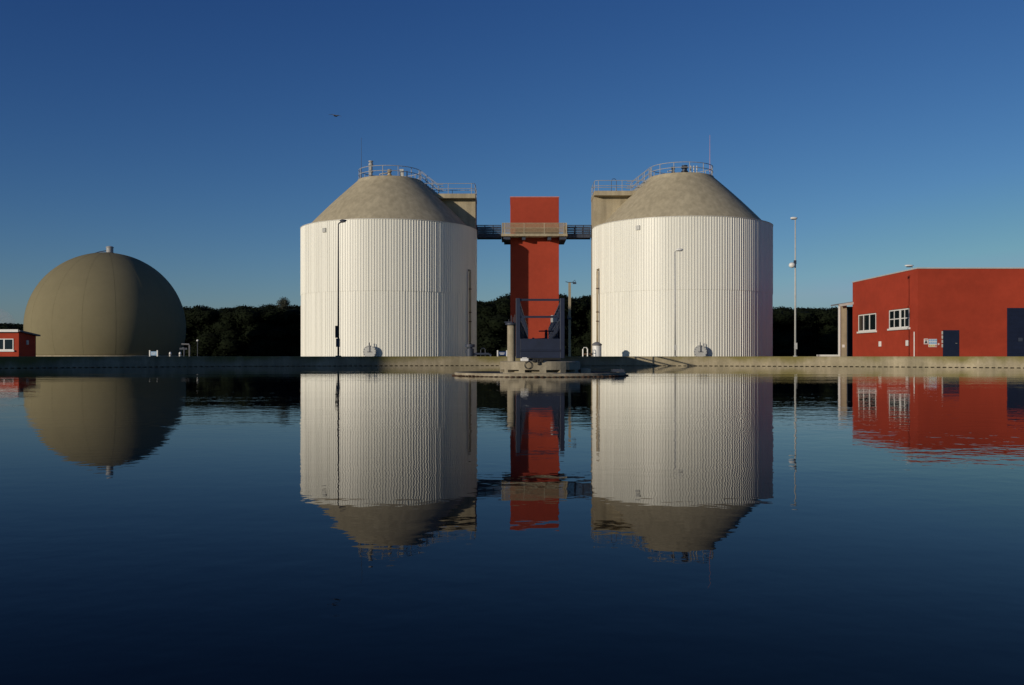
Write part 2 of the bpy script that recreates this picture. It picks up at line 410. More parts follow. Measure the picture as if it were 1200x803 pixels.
    for k in range(14):
        an = 2 * math.pi * k / 14; q = c + u * .54 * math.cos(an) + Vector((0, 0, .54 * math.sin(an))); drum(bm, q + n_ * .42, q + n_ * .46, .03, 6)
    tube(bm, [c + n_ * .42 + u * .2 - Vector((0, 0, .0)), c + n_ * .52 + u * .2, c + n_ * .52 - u * .2, c + n_ * .42 - u * .2], .02, 6)
    tube(bm, [c + n_ * .3 + Vector((0, 0, .6)), c + n_ * .3 + Vector((0, 0, .85)), c + n_ * .5 + Vector((0, 0, .85)), c + n_ * .5], .03, 6)
    obj('cover_bolts', bm, M['darksteel'], mh, split=True)
    # insulated pipe up the wall
    ppx = 551 if s > 0 else 700
    x, y = onwall(ppx, .22); x2, y2 = onwall(ppx + (-5 if s > 0 else 5) * 0 + (-3 if s > 0 else 3), .0)
    bm = B(); tube(bm, [(x, y, GZ), (x, y, 8.25), (x * .995 + x2 * .005, y + .02, 8.4), (x2, y2 + .3, 8.5)], .10, 10)
    pp = obj('riser_pipe', bm, M['brown'], t, smooth=True)
    bm = B()
    for z in (1.2, 3.4, 4.3, 6.6): lathe(bm, [(.125, -.05), (.14, 0), (.125, .05)], 12, (x, y, z))
    obj('pipe_clamp', bm, M['rust'], pp, split=True)
    return t
dl = digester(-12.49, 100.2, +1, 'left white ribbed digester tank with grey concrete cone, whose stair shaft rises at its right')
dr = digester(16.98, 98.5, -1, 'right white ribbed digester tank with sunlit concrete cone, whose stair shaft rises at its left')

def ground_valve(px, D, label, kind):
    x = P(px, D)
    if kind == 'pot':
        t = thing('valve_pot', (x, D, GZ), label, 'valve')
        bm = B(); lathe(bm, [(.42, 0), (.42, .95), (.38, 1.0)], 20, (x, D, GZ)); obj('chamber', bm, M['white_paint'], t)
        bm = B(); lathe(bm, [(.46, 0), (.46, .12), (.2, .3), (.02, .34)], 20, (x, D, GZ + 1.003)); obj('lid', bm, M['roofgrey'], t)
        bm = B(); tube(bm, [(x - .42, D, .18), (x - 1.1, D, .18), (x - 1.3, D, .1), (x - 1.3, D, GZ)], .1, 10); obj('feed_pipe', bm, M['rust'], t)
    else:
        t = thing('valve_pot', (x, D, GZ), label, 'valve')
        bm = B(); lathe(bm, [(.36, 0), (.36, .7), (.2, .75), (.2, .85), (.44, .88), (.44, 1.12), (.1, 1.16)], 20, (x, D, GZ)); obj('chamber', bm, M['darksteel'], t)
        bm = B(); tube(bm, [(x + .36, D, .2), (x + 1.7, D, .2), (x + 1.9, D, .1), (x + 1.9, D, GZ)], .11, 10); obj('feed_pipe', bm, M['darksteel'], t)
ground_valve(699.5, 89.6, 'cream valve chamber with grey lid at the left foot of the right tank', 'pot')
ground_valve(551, 91.0, 'dark valve with drum head at the shaded right foot of the left tank', 'dark')
def hoop(px, D, w, h, mat, label):
    x = P(px, D); bm = B()
    for dy in (0, .5):
        tube(bm, [(x - w / 2, D + dy, GZ), (x - w / 2, D + dy, h - .15), (x - w / 2 + .1, D + dy, h), (x + w / 2 - .1, D + dy, h), (x + w / 2, D + dy, h - .15), (x + w / 2, D + dy, GZ)], .035, 8)
    tube(bm, [(x - w / 2, D, h * .55), (x - w / 2, D + .5, h * .55)], .03, 8); tube(bm, [(x + w / 2, D, h * .55), (x + w / 2, D + .5, h * .55)], .03, 8)
    tag(obj('guard_hoop', bm, mat, loc=(x, D, GZ)), label, 'guard rail', 'hoop guard rails')
hoop(686, 88.5, .42, .78, M['white_paint'], 'white hoop guard rail beside the cream valve chamber')
hoop(566, 93, .42, .75, M['darksteel'], 'dark hoop guard rail right of the shaded left tank')

# ------------------------------------------------------------------ red stair tower, landing and footbridges
TF = 101.0
tx0, tx1 = P(598, TF), P(655, TF); ztop = Z(231.5, TF)
t = thing('lift_tower', ((tx0 + tx1) / 2, TF + 2.5, GZ), 'tall red rendered tower standing between the two white tanks', 'tower')
bm = B(); box(bm, tx0, tx1, TF, TF + 5, GZ, ztop); obj('shaft', bm, M['red_shaft'], t, bevel=.03)
bm = B(); box(bm, tx0 - .03, tx1 + .03, TF - .03, TF + 5.03, ztop + .003, ztop + .09); obj('coping', bm, M['signpink'], t)
lx0, lx1 = P(587.5, 99.6), P(665, 99.6); ly = 99.6
bm = B(); box(bm, lx0, lx1, ly, TF - .003, 12.18, 12.46); box(bm, lx0, tx0 - .003, TF - .002, TF + 4, 12.18, 12.46); box(bm, tx1 + .003, lx1, TF - .002, TF + 4, 12.18, 12.46)
ld = obj('landing', bm, M['conc'], t, bevel=.02)
bm = B()
for x in (tx0 - .7, tx0 + 1.2, tx1 - 1.2, tx1 + .25): box(bm, x, x + .35, ly + .3, TF + .0 - .004, 11.85, 12.177)
box(bm, lx0 + .25, tx0 - .004, ly + .25, TF + 3.5, 11.88, 12.177); box(bm, tx1 + .004, lx1 - .1, ly + .25, TF + 3.5, 11.88, 12.177)
obj('landing_bracket', bm, M['darksteel'], t, split=True)
bm = B(); zl = 12.46
pth = [(lx0 + .1, TF + 3.9, zl), (lx0 + .1, ly + .08, zl), (lx1 - .1, ly + .08, zl), (lx1 - .1, TF + 3.9, zl)]
for f in (1.06, .56, .12): tube(bm, [(p[0], p[1], zl + f) for p in pth], .03, 6)
for x in (lx0 + .1, lx0 + .35, tx0 + 1.4, tx1 - 1.55, lx1 - .35, lx1 - .1): box(bm, x - .05, x + .05, ly + .04, ly + .12, zl, zl + 1.08)
for y in (TF + .6, TF + 2.2, TF + 3.9):
    for x in (lx0 + .1, lx1 - .1): box(bm, x - .04, x + .04, y - .04, y + .04, zl, zl + 1.06)
rl = obj('landing_railing', bm, M['conc'], t)
bm = B()
for x0, x1 in ((lx0 + .15, tx0 + 1.3), (tx0 + 1.5, tx1 - 1.65), (tx1 - 1.45, lx1 - .15)):
    n = int((x1 - x0) / .075)
    for i in range(n + 1):
        x = x0 + (x1 - x0) * i / n; box(bm, x - .024, x + .024, ly + .07, ly + .09, zl + .1, zl + 1.02)
    for i in range(12): z = zl + .1 + .92 * i / 11; box(bm, x0, x1, ly + .091, ly + .105, z - .012, z + .012)
obj('infill_grating', bm, M['mesh'], rl)
def span(x0, x1, label):
    y0, y1 = 100.6, 102.2
    t = thing('footbridge_span', ((x0 + x1) / 2, (y0 + y1) / 2, 12.3), label, 'footbridge', 'footbridge spans to the red tower')
    bm = B(); box(bm, x0, x1, y0 + .06, y1 - .06, 12.28, 12.36); obj('deck', bm, M['darksteel'], t)
    bm = B(); box(bm, x0, x1, y0, y0 + .05, 12.15, 12.45); box(bm, x0, x1, y1 - .05, y1, 12.15, 12.45); obj('edge_girder', bm, M['darksteel'], t, split=True)
    for y in (y0 - .02, y1 - .06):
        bm = B()
        for f in (13.42, 13.15, 12.9, 12.68, 12.52): box(bm, x0, x1, y + .01, y + .05, f - .035, f + .035)
        n = max(2, int((x1 - x0) / .7))
        for i in range(n + 1):
            x = x0 + .04 + (x1 - x0 - .08) * i / n; box(bm, x - .035, x + .035, y - .01, y + .07, 12.2, 13.44)
        k = int((x1 - x0) / .09)
        for i in range(k): x = x0 + (x1 - x0) * (i + .5) / k; box(bm, x - .022, x + .022, y + .02, y + .04, 12.46, 13.4)
        obj('side_railing', bm, M['darksteel'], t)
span(-3.62, lx0 - .02, 'dark steel footbridge span from the left tank to the red tower')
span(lx1 + .02, 8.15, 'dark steel footbridge span from the red tower to the right tank')

# ------------------------------------------------------------------ gas holder
gx, gy, gr, gz = P(125.5, 125), 125.0, 9.55, 3.6
t = thing('gas_holder', (gx, gy, GZ), 'large olive grey spherical gas holder on the left behind the basin', 'gas holder')
bm = B(); prof = []
a0 = -math.asin((gz - GZ) / gr)
for i in range(49):
    a = a0 + (math.pi / 2 - .01 - a0) * i / 48; prof.append((gr * math.cos(a), gz + gr * math.sin(a)))
lathe(bm, prof, 128, (gx, gy, 0)); obj('membrane', bm, M['envelope'], t, smooth=True)
bm = B()
for k in range(16):
    an = 2 * math.pi * k / 16 + .1
    pts = [(gx + (gr + .004) * math.cos(a) * math.cos(an), gy + (gr + .004) * math.cos(a) * math.sin(an), gz + (gr + .004) * math.sin(a)) for a in [a0 + (math.pi / 2 - .05 - a0) * i / 40 for i in range(41)]]
    tube(bm, pts, .006, 5)
obj('membrane_seams', bm, M['seam'], t, smooth=True)
zt = gz + gr
bm = B(); lathe(bm, [(.9, -.08), (.9, .03), (.5, .06)], 24, (gx, gy, zt - .02)); cap = obj('crown_plate', bm, M['roofgrey'], t)
bm = B(); lathe(bm, [(.42, 0), (.42, .62), (.48, .64), (.48, .72), (.36, .82), (.1, .88)], 18, (gx + .35, gy, zt + .0)); obj('vent_stack', bm, M['galv'], t)
bm = B(); tube(bm, [(gx - 1.9, gy - .1, zt - .18), (gx - 1.0, gy - .1, zt + .12), (gx + .1, gy - .1, zt + .3)], .06, 8); obj('guy_cable', bm, M['darksteel'], t)
bm = B(); lathe(bm, [(gr * math.cos(a0) + .35, 0), (gr * math.cos(a0) + .35, .12), (gr * math.cos(a0), .14)], 96, (gx, gy, GZ)); obj('footing_ring', bm, M['conc'], t)

# yard items at the gas holder's right foot
def panel_sign(px, D, w, h, label, pale):
    x = P(px, D); t = thing('notice_sign', (x, D, GZ), label, 'sign', 'low blue signs on white posts')
    for sgn in (-1, 1):
        bm = B(); box(bm, x + sgn * w / 2 - .035, x + sgn * w / 2 + .035, D - .035, D + .035, GZ, h); obj('post', bm, M['white_paint'], t)
    bm = B(); box(bm, x - w / 2 + .037, x + w / 2 - .037, D - .015, D + .015, .04, h - .07); pn = obj('panel', bm, M['signlight'] if pale else M['signblue'], t)
    for i, ww in enumerate((.7, .5)):
        bm = B(); zz = .04 + (h - .11) * (.62 - .3 * i); n = 6
        for k in range(n):
            xa = x - w * ww * .42 + w * ww * .84 * k / n; box(bm, xa, xa + w * ww * .1, D - .02, D - .0155, zz - .02, zz + .02)
        obj('lettering', bm, M['white_paint'], pn)
panel_sign(588.5, 53, .5, .32, 'low blue sign between white posts behind the basin wall, left of the blue bridge', False)
panel_sign(180, 60, .46, .36, 'low pale blue sign with white posts in front of the gas holder', True)
def bollard(px, D, label):
    x = P(px, D); t = thing('bollard', (x, D, GZ), label, 'bollard', 'small white bollards by the gas holder')
    bm = B(); lathe(bm, [(.07, 0), (.07, .22), (.05, .27), (.01, .29)], 12, (x, D, GZ)); obj('post', bm, M['white_paint'], t, smooth=True)
    bm = B(); lathe(bm, [(.074, 0), (.074, .04)], 12, (x, D, GZ + .1)); obj('band', bm, M['roofgrey'], t)
bollard(199.5, 60, 'small white bollard nearer to the pale blue sign'); bollard(211, 60, 'small white bollard nearer to the valve stand and trees')
x, D = P(219, 112), 112
t = thing('valve_stand', (x, D, GZ), 'grey pipe stand with valve at the right foot of the gas holder', 'valve')
bm = B(); tube(bm, [(x + .3, D, GZ), (x + .3, D, 1.2), (x + .25, D, 1.35), (x - .6, D, 1.38)], .09, 8); obj('riser', bm, M['roofgrey'], t)
bm = B(); tube(bm, [(x - .3, D, GZ), (x - .3, D, .9)], .08, 8); lathe(bm, [(.22, 0), (.22, .1)], 14, (x - .3, D, .9)); box(bm, x - .8, x + .05, D - .12, D + .12, .75, .95); obj('valve_body', bm, M['darksteel'], t)
x, D = P(231.5, 108), 108
t = thing('yard_light', (x, D, GZ), 'short yard light with white globe in front of the left trees', 'lamp')
bm = B(); tube(bm, [(x, D, GZ), (x, D, 1.6)], .035, 8); obj('post', bm, M['darksteel'], t)
bm = B(); ball(bm, (x, D, 1.72), .12); obj('globe', bm, M['white_paint'], t, smooth=True)

# ------------------------------------------------------------------ small red hut on the far left
hx, hy = P(22, 100), 100.0
t = thing('red_hut', (hx - 5, hy + 3, GZ), 'small red hut with white roof edge at the far left', 'building')
bm = B(); vs = box(bm, hx - 11, hx, hy, hy + 3.6, GZ, 2.5)
for v in vs:
    if v.co.z > 1 and v.co.y > hy + 1: v.co.z = 2.12
ww_ = 1.62
obj('wall', bm, M['red'], t)
bm = B(); vs = box(bm, hx - 11.4, hx + .30, hy - .35, hy + 4.0, 2.505, 2.66)
for v in vs:
    if v.co.y > hy + 1: v.co.z -= .40
rf = obj('roof', bm, M['roofgrey'], t)
bm = B(); box(bm, hx - 11.4, hx + .12, hy - .39, hy - .353, 2.46, 2.72); obj('fascia', bm, M['white_paint'], rf)
wx1 = P(16, 100); wx0 = wx1 - 2.1
def window(root, axis, c, a0_, a1_, z0, z1, frame_w, mull, trans, mat_f, sill=True, out=.05):
    """window on a wall; axis 'y': wall plane y=c facing -y, axis 'x': plane x=c facing -x"""
    def bx(bm, a, b, o0, o1, zz0, zz1):
        if axis == 'y': box(bm, a, b, c - o1, c - o0, zz0, zz1)
        else: box(bm, c - o1, c - o0, a, b, zz0, zz1)
    bm = B(); bx(bm, a0_, a1_, .004, .02, z0, z1); w = obj('window', bm, M['glass'], root)
    bm = B()
    bx(bm, a0_, a0_ + frame_w, .021, out, z0, z1); bx(bm, a1_ - frame_w, a1_, .021, out, z0, z1)
    bx(bm, a0_ + frame_w, a1_ - frame_w, .021, out, z0, z0 + frame_w); bx(bm, a0_ + frame_w, a1_ - frame_w, .021, out, z1 - frame_w, z1)
    for m_, mw in mull: q = a0_ + (a1_ - a0_) * m_; bx(bm, q - mw / 2, q + mw / 2, .022, out - .002, z0 + frame_w, z1 - frame_w)
    for m_ in trans: q = z0 + (z1 - z0) * m_; bx(bm, a0_ + frame_w, a1_ - frame_w, .023, out - .004, q - .04, q + .04)
    obj('frame', bm, mat_f, w)
    if sill:
        bm = B(); bx(bm, a0_ - .15, a1_ + .12, .003, out + .12, z0 - .16, z0 - .003); obj('sill', bm, mat_f, w)
    # dark reveal lintel above
    return w
window(t, 'y', hy, wx0 - 1, wx1, .62, 1.78, .08, [(.69, .14), (.33, .1)], [], M['white_paint'])
bm = B(); box(bm, hx + .003, hx + .06, hy + 1.5, hy + 1.95, 1.2, 1.65); obj('vent_cover', bm, M['steel'], t)

BD = 80.0
# ------------------------------------------------------------------ large red building on the right
bx_, by_, bh = P(1075.5, BD), BD, Z(315, BD)
t = thing('red_workshop', (bx_ + 20, by_ + 10, GZ), 'large flat roofed red building on the right with blue doors', 'building')
bm = B(); box(bm, bx_, bx_ + 42, by_, by_ + 15.3, GZ, bh); obj('wall', bm, M['red'], t)
bm = B(); box(bm, bx_ - .05, bx_ + 42.05, by_ - .05, by_ + 15.35, bh + .003, bh + .10); obj('parapet_cap', bm, M['steel'], t)
def ydepth(px): return bx_ * F / (px - HX)
ya, yb = ydepth(1027), ydepth(1006.5)
def recess(y0, y1, z0, z1):
    # window set under a shallow dark lintel shade box
    bm = B(); box(bm, bx_ - .14, bx_ - .003, y0 - .12, y1 + .12, z1 + .02, z1 + .2); obj('lintel', bm, M['red'], t)
window(t, 'x', bx_, ya, yb, 2.33, 3.92, .10, [(.36, .18), (.70, .14)], [], M['white_paint'])
recess(ya, yb, 2.33, 3.92)
ya, yb = ydepth(1066), ydepth(1042.5)
window(t, 'x', bx_, ya, yb, 2.4, 4.0, .10, [(.22, .1), (.44, .34), (.74, .1)], [.5], M['white_paint'])
recess(ya, yb, 2.4, 4.0)
for px in (1032.3, 1064.2):
    y = ydepth(px); bm = B(); box(bm, bx_ - .16, bx_ - .003, y - .19, y + .19, .85, 1.33); o = obj('wall_box', bm, M['white_paint'], t, bevel=.04)
bm = B(); y = ydepth(1072.5); tube(bm, [(bx_ - .08, y, GZ), (bx_ - .08, y, 2.0)], .045, 8); obj('conduit', bm, M['white_paint'], t)
dx0, dx1 = P(1104.8, BD), P(1123.7, BD)
bm = B(); box(bm, dx0, dx1, by_ - .035, by_ - .003, GZ, Z(387, BD)); d = tag(obj('door', bm, M['blue_gate'], t), 'small dark blue personnel door')
bm = B()
for z in (.85, 1.2, 1.55, 1.9): box(bm, dx0 - .10, dx0 - .01, by_ - .07, by_ - .004, z - .13, z + .13)
obj('hinge', bm, M['steel'], d, split=True)
bm = B(); tube(bm, [(dx1 - .18, by_ - .036, 1.05), (dx1 - .18, by_ - .1, 1.05), (dx1 - .32, by_ - .1, 1.05)], .015, 6); obj('handle', bm, M['steel'], d)
gx0 = P(1180, BD)
bm = B(); box(bm, gx0, gx0 + 4.6, by_ - .05, by_ - .003, GZ, Z(361, BD)); d = tag(obj('door', bm, M['blue_gate'], t), 'tall dark blue rolling gate')
bm = B()
for i in range(11): z = .2 + i * .345; box(bm, gx0 + .1, gx0 + 4.5, by_ - .075, by_ - .053, z, z + .03)
obj('gate_rib', bm, M['blue_gate'], d, split=True)
bm = B(); box(bm, gx0 + .9, gx0 + 1.25, by_ - .09, by_ - .053, 1.2, 1.5); obj('handle', bm, M['darksteel'], d)
bm = B(); tube(bm, [(P(1208, 89), 89, bh), (P(1208, 89), 89, bh + 1.0)], .45, 16); obj('roof_vent', bm, M['steel'], t)
def wall_sign(name, px0, px1, py0, py1, label, kind):
    x0, x1, z1, z0 = P(px0, BD), P(px1, BD), Z(py0, BD), Z(py1, BD); y = by_ - .004
    t = thing(name, ((x0 + x1) / 2, y, z0), label, 'sign')
    bm = B()
    if kind == 'round': drum(bm, ((x0 + x1) / 2, y, (z0 + z1) / 2), ((x0 + x1) / 2, y - .03, (z0 + z1) / 2), (x1 - x0) / 2, 20); obj('board', bm, M['signpink'], t)
    else: box(bm, x0, x1, y - .03, y, z0, z1); obj('board', bm, M['white_paint'], t)
    if kind == 'warn':
        cx_ = (x0 + x1) / 2; w = (x1 - x0) * .36; zc = z0 + (z1 - z0) * .42
        bm = B(); prism(bm, [(cx_ - w, zc - .1), (cx_ + w, zc - .1), (cx_, zc + .17)], y - .04, y - .031); obj('symbol', bm, M['black'], t)
        bm = B(); box(bm, x0 + .04, x1 - .04, y - .038, y - .031, z1 - .12, z1 - .05); box(bm, x0 + .04, x1 - .04, y - .038, y - .031, z0 + .03, z0 + .07); obj('border', bm, M['signpink'], t, split=True)
    if kind == 'grid':
        for r in range(3):
            for c in range(4):
                a = x0 + (x1 - x0) * (c + .1) / 4; b = x0 + (x1 - x0) * (c + .9) / 4; zz0 = z0 + (z1 - z0) * (r + .12) / 3; zz1 = z0 + (z1 - z0) * (r + .88) / 3
                bm = B(); box(bm, a, b, y - .036, y - .031, zz0, zz1)
                obj('pictogram', bm, [M['signyellow'], M['signlight'], M['signlight']][r] if (r, c) != (0, 3) else M['signpink'], t)
    if kind == 'round':
        bm = B(); drum(bm, ((x0 + x1) / 2, y - .031, (z0 + z1) / 2), ((x0 + x1) / 2, y - .036, (z0 + z1) / 2), (x1 - x0) / 4, 16); obj('symbol', bm, M['white_paint'], t)
wall_sign('warning_sign', 1082.6, 1087.2, 397, 403.5, 'white warning sign with small black triangle on the red wall, left of the notice board', 'warn')
wall_sign('notice_board', 1088, 1097.8, 397.4, 406.8, 'notice board of small pictogram squares on the red wall left of the blue door', 'grid')
wall_sign('prohibition_sign', 1098.2, 1101.2, 401, 405.6, 'faded round red sign between the notice board and the blue door', 'round')
# floodlight on the roof edge
x, y = P(1064, 84.4), 84.4
t = thing('roof_floodlight', (x + .35, y, bh + .1), 'white floodlight on a short mast at the roof edge of the large red building', 'lamp')
bm = B(); tube(bm, [(x + .35, y, bh + .1), (x + .35, y, bh + .55)], .04, 8); obj('mast', bm, M['steel'], t)
bm = B(); ball(bm, (x + .1, y, bh + .66), .4, 1.0, .5, .22); obj('lamp_head', bm, M['white_paint'], t, smooth=True)
bm = B(); box(bm, x - .1, x + .35, y - .12, y + .12, bh + .52, bh + .57); obj('lens', bm, M['darksteel'], t)
# open shed behind the building
sx, sy = P(984.5, 95.6), 95.6
t = thing('open_shed', (sx + 2, sy + 2, GZ), 'open fronted shed with pale pillar left of the large red building', 'shed')
bm = B(); box(bm, sx, sx + .66, sy, sy + .45, GZ, 4.955); obj('pillar', bm, M['conc'], t, bevel=.02)
bm = B(); box(bm, sx - .16, sx - .004, sy - .1, sy + .1, GZ, 5.0); obj('lit_edge', bm, M['white_paint'], t)  # white strip paints the sunlit left edge of the pillar
bm = B(); box(bm, sx + .5, sx + 9, sy + 1.6, sy + 1.75, GZ, 4.9); obj('back_wall', bm, M['darksteel'], t)
bm = B(); vs = box(bm, sx - .3, sx + 9.2, sy - .5, sy + 1.9, 4.96, 5.09)
for v in vs:
    if v.co.x > sx + 2: v.co.z += 1.4
rf = obj('roof', bm, M['roofgrey'], t)
bm = B(); vs = box(bm, sx - .3, sx + 9.2, sy - .56, sy - .503, 4.80, 5.03)
for v in vs:
    if v.co.x > sx + 2: v.co.z += 1.4
obj('fascia', bm, M['steel'], rf)
bm = B(); box(bm, sx + .2, sx + .44, sy - .03, sy - .003, .85, 1.12); obj('number_plate', bm, M['white_paint'], t)
bm = B(); box(bm, P(958, 97), P(984, 97), 97, 97.3, GZ, .15)
tag(obj('low_kerb_wall', bm, M['white_paint'], loc=(P(970, 97), 97, GZ)), 'low pale kerb wall running left from the open shed', 'kerb')

# ------------------------------------------------------------------ lamp posts
def lamp_post(px, D, pytop, label, head='right', mat=None, lower=None):
    x = P(px, D); h = Z(pytop, D) ; mt = mat or M['steel']
    t = thing('lamp_post', (x, D, GZ), label, 'lamp post', 'lamp posts round the basin')
    q_ = D / 78.0
    bm = B(); tube(bm, [(x, D, GZ), (x, D, h * .5), (x, D, h)], .085 * q_, 12, r2=.045 * q_); obj('post', bm, mt, t, smooth=True)
    bm = B(); lathe(bm, [(.16, 0), (.16, .05), (.1, .06)], 14, (x, D, GZ + .001)); box(bm, x - .1, x + .1, D - .14, D - .086, .5, .95); obj('base_door', bm, mt, t)
    s = {'right': 1, 'left': -1, 'tee': 0}[head]
    bm = B()
    if s: tube(bm, [(x, D, h), (x + s * .08, D, h + .1), (x + s * .35, D, h + .14)], .035, 8)
    else: tube(bm, [(x, D, h), (x, D, h + .12)], .04, 8)
    obj('bracket', bm, mt, t)
    cxh = x + s * .38 * q_ if s else x - .1
    hm = M['darksteel'] if mat is M['darksteel'] else M['white_paint']
    bm = B(); ball(bm, (cxh, D, h + .2), .30 * q_, 1.0, .45, .34); hd = obj('lamp_head', bm, hm, t, smooth=True)
    bm = B(); box(bm, cxh - .19 * q_, cxh + .19 * q_, D - .09, D + .09, h + .2 - .12 * q_, h + .2 - .08 * q_); obj('lens', bm, M['roofgrey'], hd)
    if lower:
        zl = Z(lower, D); bm = B(); ball(bm, (x - .26, D - .1, zl), .24, 1, .8, .85)
        h2 = obj('lower_lamp_head', bm, M['white_paint'], t, smooth=True)
        bm = B(); tube(bm, [(x - .1, D, zl + .12), (x, D, zl + .12)], .05, 8); box(bm, x - .12, x + .05, D - .12, D + .02, zl + .08, zl + .35); obj('clamp', bm, M['darksteel'], h2)
    return t
l1 = lamp_post(396.5, 53, 263, 'lamp post coloured dark as in shade, standing in front of the left tank', 'right', M['darksteel'])  # dark steel colour paints in the shade that falls on this post
x = P(395.5, 53); bm = B(); box(bm, x - .09, x + .09, 52.78, 52.9, Z(396, 53), Z(382, 53)); obj('switch_box', bm, M['black'], l1)
lamp_post(791, 82, 295.5, 'cream lamp post standing in front of the right tank', 'right', M['steel'])
lamp_post(932, 70.2, 259, 'tall white lamp post with two lamp heads right of the right tank', 'tee', M['steel'], lower=311)
# square post with floodlights between tower and right tank
D = 68.0; x = P(667.5, D); h = Z(331.5, D)
t = thing('floodlight_post', (x, D, GZ), 'square cream post with floodlight arm between red tower and right tank', 'lamp post')
bm = B(); box(bm, x - .085, x + .085, D - .085, D + .085, GZ, h); obj('post', bm, M['conc'], t)
bm = B(); tube(bm, [(x - .28, D, h + .08), (x - .1, D, h + .03), (x + .42, D, h + .03)], .025, 6); tube(bm, [(x + .42, D, h + .03), (x + .38, D, h + .2), (x + .2, D, h + .04)], .02, 6); obj('arm', bm, M['darksteel'], t)
bm = B(); box(bm, x + .22, x + .46, D - .1, D + .1, h - .08, h + .02); obj('lamp_head', bm, M['darksteel'], t, bevel=.01)
bm = B(); box(bm, x - .13, x + .13, D - .13, D - .088, h * .5, h * .5 + .12); box(bm, x - .14, x - .088, D - .1, D + .1, h * .52, h * .52 + .2); obj('fixing_band', bm, M['darksteel'], t)

# ------------------------------------------------------------------ centre pier, ring, bridge
px_, py_ = CX, CY
t = thing('centre_pier', (px_, py_, WZ), 'round concrete pier with waterline slots in the middle of the basin', 'pier')
bm = B(); z1 = -.125; r0 = 1.0; ns = 16; sl0, sl1 = WZ + .085, WZ + .15
def ringv(r, z, angs): return [bm.verts.new((px_ + r * math.cos(a), py_ + r * math.sin(a), z)) for a in angs]
an = []
for k in range(12):
    a = 2 * math.pi * k / 12 + .12; an += [a, a + .12, a + .24, a + .36, a + .38]
Rw = [ringv(r0, z, an) for z in (WZ - 1.0, sl0, sl1, z1 - .02)]; Rt = ringv(r0 - .03, z1, an); Ri0 = ringv(r0 - .2, sl0, an); Ri1 = ringv(r0 - .2, sl1, an)
n = len(an)
for i in range(n):
    j = (i + 1) % n
    bm.faces.new([Rw[0][i], Rw[0][j], Rw[1][j], Rw[1][i]]); bm.faces.new([Rw[2][i], Rw[2][j], Rw[3][j], Rw[3][i]]); bm.faces.new([Rw[3][i], Rw[3][j], Rt[j], Rt[i]])
    if i % 5 < 3:
        bm.faces.new([Ri0[i], Ri0[j], Ri1[j], Ri1[i]]); bm.faces.new([Rw[1][i], Rw[1][j], Ri0[j], Ri0[i]]); bm.faces.new([Ri1[i], Ri1[j], Rw[2][j], Rw[2][i]])
        if i % 5 == 0: bm.faces.new([Rw[1][i], Ri0[i], Ri1[i], Rw[2][i]])
        if i % 5 == 2: bm.faces.new([Rw[1][j], Rw[2][j], Ri1[j], Ri0[j]])
    else: bm.faces.new([Rw[1][i], Rw[1][j], Rw[2][j], Rw[2][i]])
bm.faces.new(Rt)
obj('drum', bm, M['pier'], t)
bm = B(); lathe(bm, [(.52, 0), (.52, .03), (.47, .04)], 32, (px_ + .02, py_, z1 + .001)); obj('bearing_plate', bm, M['darksteel'], t)
bm = B(); box(bm, px_ + 1.0, px_ + 1.25, py_ - .2, py_ + .3, WZ - .1, WZ + .17); obj('side_block', bm, M['pier'], t, bevel=.02)
# weir ring round the pier
t = thing('weir_ring', (px_, py_, WZ), 'flat concrete weir ring round the centre pier just above the water', 'weir')
bm = B(); lathe(bm, [(2.10, -.25), (2.13, .03), (2.13, .075), (2.11, .085), (2.06, .085), (2.05, .075), (2.05, -.25)], 96, (px_, py_, WZ), cap0=False, cap1=False); obj('ring_beam', bm, M['pier'], t)
bm = B(); lathe(bm, [(2.046, -.25), (2.046, .07), (2.02, .07), (2.02, -.25)], 96, (px_, py_, WZ), cap0=False, cap1=False); obj('dark_inner_face', bm, M['black'], t)  # black liner over the ring's inner face
bm = B()
for k in range(96):
    a = 2 * math.pi * k / 96; q = (px_ + 2.14 * math.cos(a), py_ + 2.14 * math.sin(a))
    ball(bm, (q[0], q[1], WZ + .012 + random.uniform(-.006, .006)), .07, 1, 1, random.uniform(.16, .3), sub=1)
obj('rust_crust', bm, M['rust'], t)
bm = B()
for a in (R_(20), R_(110), R_(200), R_(290)):
    beam(bm, (px_ + .98 * math.cos(a), py_ + .98 * math.sin(a), WZ + .05), (px_ + 1.92 * math.cos(a), py_ + 1.92 * math.sin(a), WZ + .05), .08, .06)
obj('tie_bar', bm, M['darksteel'], t, split=True)
bm = B()
a = R_(2); box(bm, px_ + 1.80, px_ + 2.06, py_ - .35, py_ + .2, WZ + .09, WZ + .15); obj('scum_plate', bm, M['darksteel'], t)

# standpipe
D = 24.2; x = P(599.2, D)
t = thing('standpipe', (x, D, z1), 'pale concrete standpipe with dark flange on the left of the centre pier', 'pipe')
bm = B(); lathe(bm, [(.10, 0), (.10, .88)], 20, (x, D, z1)); obj('pipe', bm, M['pier'], t, smooth=False)
bm = B(); lathe(bm, [(.11, .882), (.15, .90), (.15, .935), (.11, .95)], 20, (x, D, z1)); box(bm, x - .17, x + .02, D - .05, D + .05, z1 + .951, z1 + .975); obj('flange', bm, M['darksteel'], t)
bm = B()
for dx, h_ in ((.0, .18), (.05, .14), (.09, .2), (-.06, .08)): tube(bm, [(x + dx, D, z1 + .95), (x + dx, D, z1 + .95 + h_)], .008, 6)
obj('probe_rod', bm, M['darksteel'], t, split=True)

